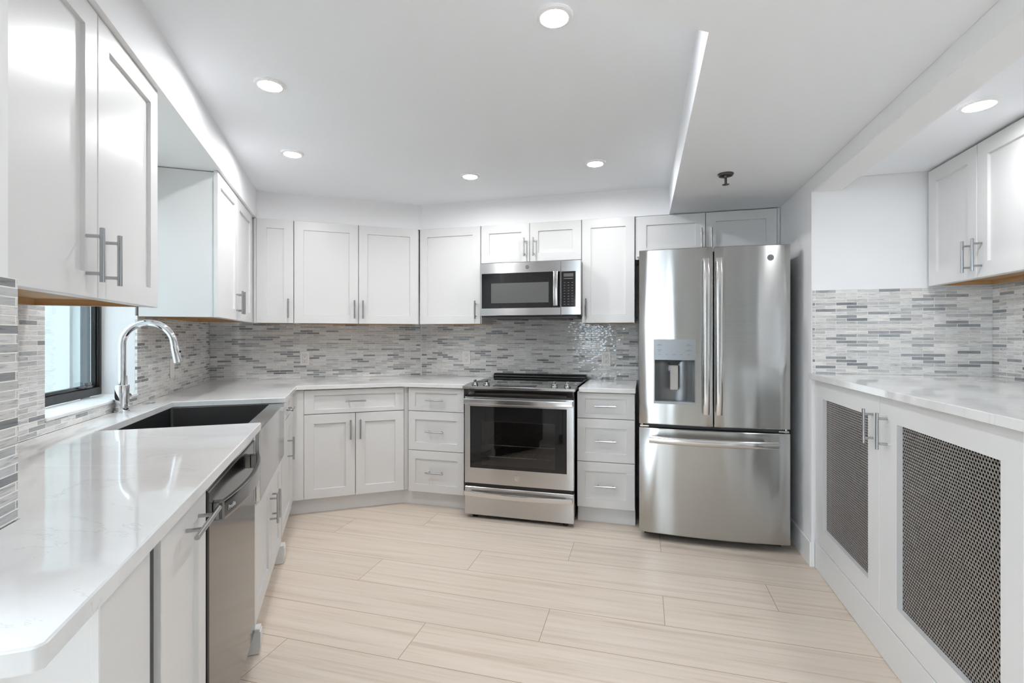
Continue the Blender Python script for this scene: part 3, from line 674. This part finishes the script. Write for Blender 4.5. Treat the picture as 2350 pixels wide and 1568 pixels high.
mb = MB(); mb.sweep([(-.603, ym - .026 - .007 * (1 - ((z - 1.593) / .123) ** 2), z) for z in zz], [Vector((1, 0, 0))] * 11, (0, 1, 0), .0165, .006, 16, 6)
for z in (1.478, 1.69): mb.box(-.615, -.591, ym - .026, ym + .001, z, z + .02, .002)
t.part('handle', mb, SMOOTH, parent=dr)
emblem(t, (-.8174, ym, 1.7578), .0135, dr, GREYD, SMOOTH)
mb = MB(); ring(mb, -.5690, m1, 1.404, 1.796, -.5688, -.4632, 1.4617, 1.7165, ym, ym + .029); cpn = t.part('control_side', mb, STEEL)
mb = MB(); mb.box(-.5686, -.4634, ym + .0012, ym + .012, 1.4619, 1.7163); kp = t.part('keypad', mb, BLACKGLASS, parent=cpn)
mb = MB()
for r_ in range(9):
    for c_ in range(3): mb.box(-.548 + c_ * .028, -.538 + c_ * .028, ym + .0004, ym + .0014, 1.478 + r_ * .0195, 1.4812 + r_ * .0195)
mb.box(-.548, -.482, ym + .0004, ym + .0014, 1.662, 1.667)
t.part('key_print', mb, KEYPRINT, parent=cpn)
mb = MB(); mb.box(-.549, -.479, ym + .0002, ym + .0014, 1.678, 1.702); t.part('display', mb, GREYGLASS, parent=cpn)
mb = MB(); mb.box(m0 + .03, m1 - .03, ym + .04, 3.85, 1.384, 1.3965, .002)
for xa, xb in ((m0 + .10, m0 + .30), (m1 - .30, m1 - .10)): mb.box(xa, xb, ym + .12, 3.78, 1.376, 1.3845, .001)
t.part('vent_grille', mb, GREYD)

# ------------------------------------------------------------------ refrigerator
t = Thing('refrigerator', 'stainless french-door refrigerator with a water dispenser and bottom freezer', 'refrigerator', FB, (.397, 3.5, 0))
rx0, rx1 = -.022, .816; rc_, rh = .397, .419
yb = lambda x: 3.10 - .030 * (1 - ((x - rc_) / rh) ** 2)
def bowed(xa, xb, za, zb, hole=None, yback=3.163, n=14):
    mb = MB(); xs = sorted(set([xa + (xb - xa) * i / n for i in range(n + 1)] + ([hole[0], hole[1]] if hole else [])))
    zs = [za, za + .004] + ([hole[2], hole[3]] if hole else []) + [zb - .004, zb]
    bm = mb.bm; g = {}
    for i, x in enumerate(xs):
        for j, z in enumerate(zs):
            dy = .003 if (j in (0, len(zs) - 1)) else 0
            if i in (0, len(xs) - 1): dy = max(dy, .003)
            g[i, j] = bm.verts.new((x, yb(x) + dy, z))
    bk = {(i, j): bm.verts.new((xs[i], yback, zs[j])) for i in range(len(xs)) for j in range(len(zs)) if i in (0, len(xs) - 1) or j in (0, len(zs) - 1)}
    fs = []
    for i in range(len(xs) - 1):
        for j in range(len(zs) - 1):
            if hole and xs[i] >= hole[0] - 1e-6 and xs[i + 1] <= hole[1] + 1e-6 and zs[j] >= hole[2] - 1e-6 and zs[j + 1] <= hole[3] + 1e-6: continue
            fs.append(bm.faces.new((g[i, j], g[i + 1, j], g[i + 1, j + 1], g[i, j + 1])))
    per = [(i, 0) for i in range(len(xs))] + [(len(xs) - 1, j) for j in range(1, len(zs))] + [(i, len(zs) - 1) for i in range(len(xs) - 2, -1, -1)] + [(0, j) for j in range(len(zs) - 2, 0, -1)]
    for a, b in zip(per, per[1:] + per[:1]): fs.append(bm.faces.new((g[a], g[b], bk[b], bk[a])))
    if not hole: fs.append(bm.faces.new([bk[p] for p in per]))
    bmesh.ops.recalc_face_normals(bm, faces=fs)
    return mb
mb = MB(); mb.box(rx0 + .012, rx1 - .012, 3.165, 3.885, .05, 1.765, .003); mb.box(rx0 + .03, rx1 - .03, 3.12, 3.165, .69, .712); t.part('body', mb, DARKBODY)
mb = MB(); mb.box(rx0 + .03, rx1 - .03, 3.17, 3.20, .012, .0495); t.part('base_grille', mb, BLACK)
for x in (rx0 + .06, rx1 - .06):
    for y in (3.22, 3.82): mb = MB(); mb.lathe([(.018, .0005), (.018, .05)], (x, y, 0), seg=12); t.part('foot', mb, BLACK)
DH = (.0635, .3047, .8395, 1.2309)
ld = t.part('door', bowed(rx0, .3985, .713, 1.778, DH), STEEL_F)
rd = t.part('door', bowed(.4065, rx1, .713, 1.778), STEEL_F)
fz = t.part('freezer_drawer', bowed(rx0, rx1, .048, .688), STEEL_F)
# dispenser
d0, d1 = DH[0] + .0004, DH[1] - .0004; yd = lambda x, o=0: yb(x) + o
def bent(xa, xb, za, zb, off0, off1, mbx=None):
    mb = mbx or MB(); mb.prism([(xa, yd(xa, off0)), ((xa + xb) / 2, yd((xa + xb) / 2, off0)), (xb, yd(xb, off0)), (xb, yd(xb, off1)), (xa, yd(xa, off1))], za, zb); return mb
mb = MB(); bent(d0, d0 + .006, .856, 1.106, -.003, .055, mb); bent(d1 - .006, d1, .856, 1.106, -.003, .055, mb); bent(d0, d1, .840, .856, -.004, .055, mb)
dz = t.part('dispenser', mb, GREYP, parent=ld)
def dpart(name, mb, mat): return t.part(name, mb, mat, parent=ld)
dpart('dispenser_panel', bent(d0, d1, 1.1062, 1.2305, -.002, .03), GREYP)
mb = MB(); ncol = 10
arc = [(d0 + .006 + (d1 - d0 - .012) * i / ncol, yd((d0 + d1) / 2) + .012 + .043 * math.sin(math.pi * i / ncol) ** .6) for i in range(ncol + 1)]
mb.prism(arc + [(d1 - .006, 3.1625), (d0 + .006, 3.1625)], .8565, 1.1058); dpart('dispenser_recess', mb, plain('recess_grey', (.20, .205, .21), .22, .6))
mb = MB(); mb.box(.158, .206, 3.072, 3.088, .925, 1.075, .003); mb.box(.162, .202, 3.088, 3.13, 1.04, 1.07); dpart('dispenser_paddle', mb, STEEL)
mb = MB(); mb.box(.145, .22, 3.078, 3.12, 1.094, 1.1055); mb.box(.158, .206, 3.076, 3.10, 1.078, 1.094); mb.cyl((.182, 3.082, 1.08), (.182, 3.082, 1.094), .006, 10); dpart('dispenser_nozzle', mb, BLACK)
for (x, z, w_) in ((.098, 1.200, .018), (.098, 1.195, .030), (.098, 1.168, .026), (.098, 1.161, .014), (.098, 1.139, .010), (.139, 1.139, .014), (.180, 1.139, .020), (.221, 1.139, .015), (.264, 1.200, .016), (.264, 1.194, .034), (.264, 1.168, .016), (.264, 1.162, .034), (.264, 1.139, .013)):
    dpart('panel_print', bent(x - w_ / 2, x + w_ / 2, z - .0008, z + .0008, -.0025, -.0019), INK)
# handles
def vhandle(x):
    mb = MB(); n = 15; P = []
    for i in range(n):
        k = i / (n - 1); z = .790 + .916 * k; e = min(k, 1 - k); y = 3.028 + (.012 if e < .02 else 0) - .006 * math.sin(math.pi * k)
        P.append((x, y, z))
    mb.sweep(P, [Vector((1, 0, 0))] * n, (0, 1, 0), .0185, .010, 16, 3)
    for z in (.80, 1.665): mb.box(x - .012, x + .012, 3.033, yb(x) + .002, z, z + .03, .003)
    return mb
t.part('handle', vhandle(.3575), SMOOTH, parent=ld); t.part('handle', vhandle(.4275), SMOOTH, parent=rd)
mb = MB(); n = 15
P = [(.036 + .702 * i / (n - 1), 3.024 - .030 * (1 - (2 * i / (n - 1) - 1) ** 2), .632) for i in range(n)]
mb.sweep(P, [Vector((0, 1, 0))] * n, (0, 0, 1), .012, .0215, 16, 2.4)
for x in (.062, .688): mb.box(x, x + .024, 3.018, yb(x + .012) + .002, .622, .642, .003)
t.part('handle', mb, SMOOTH, parent=fz)
emblem(t, (.7099, yb(.7099) - .0005, 1.7032), .018, rd, GREYP, GREYD)
for x, s_ in ((rx0 + .004, 1), (rx1 - .004, -1)):
    mb = MB(); mb.box(x, x + s_ * .055, 3.105, 3.165, .692, .704, .002); mb.cyl((x + s_ * .014, 3.118, .690), (x + s_ * .014, 3.118, .711), .008, 12); t.part('hinge', mb, SMOOTH)

# ------------------------------------------------------------------ perforated cabinet in the niche
t = Thing('niche_cabinet', 'tall white niche cabinet with two perforated metal doors at the right', 'cabinet', FB, (1.25, 2.2, 0))
XR = .898; RB0, RB1 = 1.06, 2.9555
mb = MB()
mb.box(XR + .0205, 1.68, RB1 - .02, RB1, .002, 1.017); mb.box(XR + .0205, 1.68, RB0, RB0 + .02, .002, 1.017); mb.box(XR + .0205, XR + .20, 2.19, 2.228, .15, 1.009)
mb.box(XR + .0205, 1.68, RB0 + .02, RB1 - .02, 1.009, 1.017); mb.box(XR + .0205, 1.68, RB0 + .02, RB1 - .02, .13, .148)
mb.box(XR + .002, XR + .0205, 2.909, RB1, .148, 1.0155); mb.box(XR + .002, XR + .0205, 2.199, 2.218, .148, 1.0155); mb.box(XR + .001, XR + .0205, RB0, 1.467, .148, 1.0155, .001); mb.box(XR + .0205, XR + .2, 1.43, 1.46, .15, 1.009)
t.part('body', mb, W_CAB)
mb = MB(); mb.box(XR - .001, XR + .0205, RB0, RB1, .002, .1465, .0015); t.part('plinth', mb, W_CAB)
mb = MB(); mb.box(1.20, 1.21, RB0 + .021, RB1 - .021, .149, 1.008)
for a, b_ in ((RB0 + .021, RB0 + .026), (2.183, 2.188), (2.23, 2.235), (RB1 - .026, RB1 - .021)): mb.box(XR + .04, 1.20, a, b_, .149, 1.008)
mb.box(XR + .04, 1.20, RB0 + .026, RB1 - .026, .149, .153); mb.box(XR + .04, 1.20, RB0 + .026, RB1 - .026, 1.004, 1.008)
t.part('shade_lining', mb, DARKIN)  # black lining added so the shade behind the perforated doors is painted in
def perforated(ya, yb_, za, zb, x, p=.0128, r=.0047):
    mb = MB(); bm = mb.bm; h = p * math.sqrt(3) / 2; R6 = p / math.sqrt(3)
    nz = int((zb - za) / h) + 1; ny = int((yb_ - ya) / p) + 1
    ca = [math.radians(30 + 60 * k) for k in range(6)]
    for j in range(nz):
        for i in range(ny):
            cy = ya + i * p + (p / 2 if j % 2 else 0); cz = za + j * h
            o = [bm.verts.new((x, cy + R6 * math.cos(a), cz + R6 * math.sin(a))) for a in ca]
            q = [bm.verts.new((x, cy + r * math.cos(a), cz + r * math.sin(a))) for a in ca]
            for k in range(6): bm.faces.new((o[k], o[(k + 1) % 6], q[(k + 1) % 6], q[k]))
    bmesh.ops.remove_doubles(bm, verts=bm.verts[:], dist=1e-5)
    return mb
for (ya, yb_, op, hy) in ((2.2196, 2.9072, (2.319, 2.8426), 2.2727), (1.470, 2.198, (1.5497, 2.0838), 2.1548)):
    d = t.part('door', shaker('R', XR, ya, yb_, .150, 1.0125, (op[0] - ya, yb_ - op[1], .098, .089), hole=True), W_CAB)
    pm = t.part('perforated_panel', perforated(op[0] + .003, op[1] - .002, .250, .922, XR + .0185), MESHM, parent=d, label='grey-brown perforated metal sheet')
    sm = pm.modifiers.new('thickness', 'SOLIDIFY'); sm.thickness = .0012; sm.offset = 0
    t.part('handle', pull('R', XR, hy, .885, True, L=.14), SATIN, parent=d, label='brushed metal bar handle')

# ------------------------------------------------------------------ outlets
def outlet(label, F, o, c, u, z, sockets=True):
    t = Thing('wall_outlet', label, 'outlet', F, pt(o, c, u, 0, z - .057), 'wall plates on the tiles')
    mb = MB(); lbox(mb, o, c, u - .035, u + .035, -.0055, -.0003, z - .0575, z + .0575, .0015); p = t.part('plate', mb, PLATE)
    if sockets:
        mb = MB(); lbox(mb, o, c, u - .0165, u + .0165, -.0075, -.0052, z - .0335, z + .0335, .0008); r = t.part('receptacle', mb, PLATE)
        mb = MB()
        for dz in (-.018, .018):
            for du in (-.0062, .0062): lbox(mb, o, c, u + du - .0011, u + du + .0011, -.0078, -.0074, z + dz, z + dz + .008)
            lbox(mb, o, c, u - .0024, u + .0024, -.0078, -.0074, z + dz - .009, z + dz - .0045)
        t.part('slot', mb, BLACK, parent=r)
        mb = MB()
        for du, dz, w_, h_ in ((0, .0345, .0175, .0006), (0, -.0345, .0175, .0006), (-.0172, 0, .0006, .0345), (.0172, 0, .0006, .0345)): lbox(mb, o, c, u + du - w_, u + du + w_, -.0058, -.0053, z + dz - h_, z + dz + h_)
        t.part('seam', mb, INK, parent=p)
outlet('beige double outlet on the mosaic left of the bend, under the wide wall cabinet', FA, 'A', 4.28, -.307, 1.071)
outlet('beige double outlet on the mosaic just left of the range', FB, 'A', 3.894, -1.452, 1.069)
outlet('beige double outlet on the mosaic between the range and the fridge', FB, 'A', 3.894, -.280, 1.073)
outlet('blank beige plate on the mosaic behind the faucet spout', FA, 'L', -.98, 3.41, 1.057, False)

# ------------------------------------------------------------------ ceiling lamps and sprinkler
def lamp(label, F, x, y, z, mat=LENS):
    t = Thing('recessed_lamp', label, 'ceiling light', F, (x, y, z), 'round recessed ceiling lamps')
    mb = MB(); mb.lathe([(.062, -.0004), (.062, -.003), (.058, -.008), (.0465, -.0105), (.0462, -.0004)], (x, y, z), seg=40, cap0=False, cap1=False); t.part('trim', mb, PLASTIC_W)
    mb = MB(); mb.lathe([(.046, -.002), (.046, -.0062), (.03, -.0068), (.001, -.007)], (x, y, z), seg=32); t.part('lens', mb, mat, label='glowing white lens')
lamp('lit round ceiling lamp nearest the window-side soffit, above the sink', FA, -.2978, 2.2652, ZT)
lamp('lit round ceiling lamp in the left back corner of the raised ceiling', FA, -.287, 3.0733, ZT)
lamp('lit round ceiling lamp near the middle of the back wall', FA, .7823, 3.118, ZT)
lamp('lit round ceiling lamp between the range and the ceiling step', FA, 1.4474, 2.6392, ZT)
lamp('lit round ceiling lamp closest overhead, at the top edge of the picture', FA, .6568, 1.4761, ZT)
lamp('lit round lamp in the niche ceiling in front of the far right wall cabinet', FB, 1.186, 2.156, 2.098, LENS_N)
t = Thing('fire_sprinkler', 'small dark metal fire sprinkler under the lowered ceiling', 'sprinkler', FB, (.424, 2.78, ZL))
P0 = (.424, 2.78, ZL)
mb = MB(); mb.lathe([(.040, -.0003), (.040, -.004), (.034, -.012), (.028, -.012), (.026, -.006), (.012, -.006)], P0, seg=28, cap1=False); t.part('flange', mb, BRASSY)
mb = MB(); mb.lathe([(.012, -.005), (.009, -.02), (.0065, -.022), (.0065, -.055)], P0, seg=14); t.part('stem', mb, BRASSY)
mb = MB(); n = 24; L = []
for z in (-.055, -.058): L.append([Vector(P0) + Vector((math.cos(2 * math.pi * i / n) * (.018 if i % 2 else .014), math.sin(2 * math.pi * i / n) * (.018 if i % 2 else .014), z)) for i in range(n)])
mb.loops(L); t.part('deflector', mb, BRASSY)
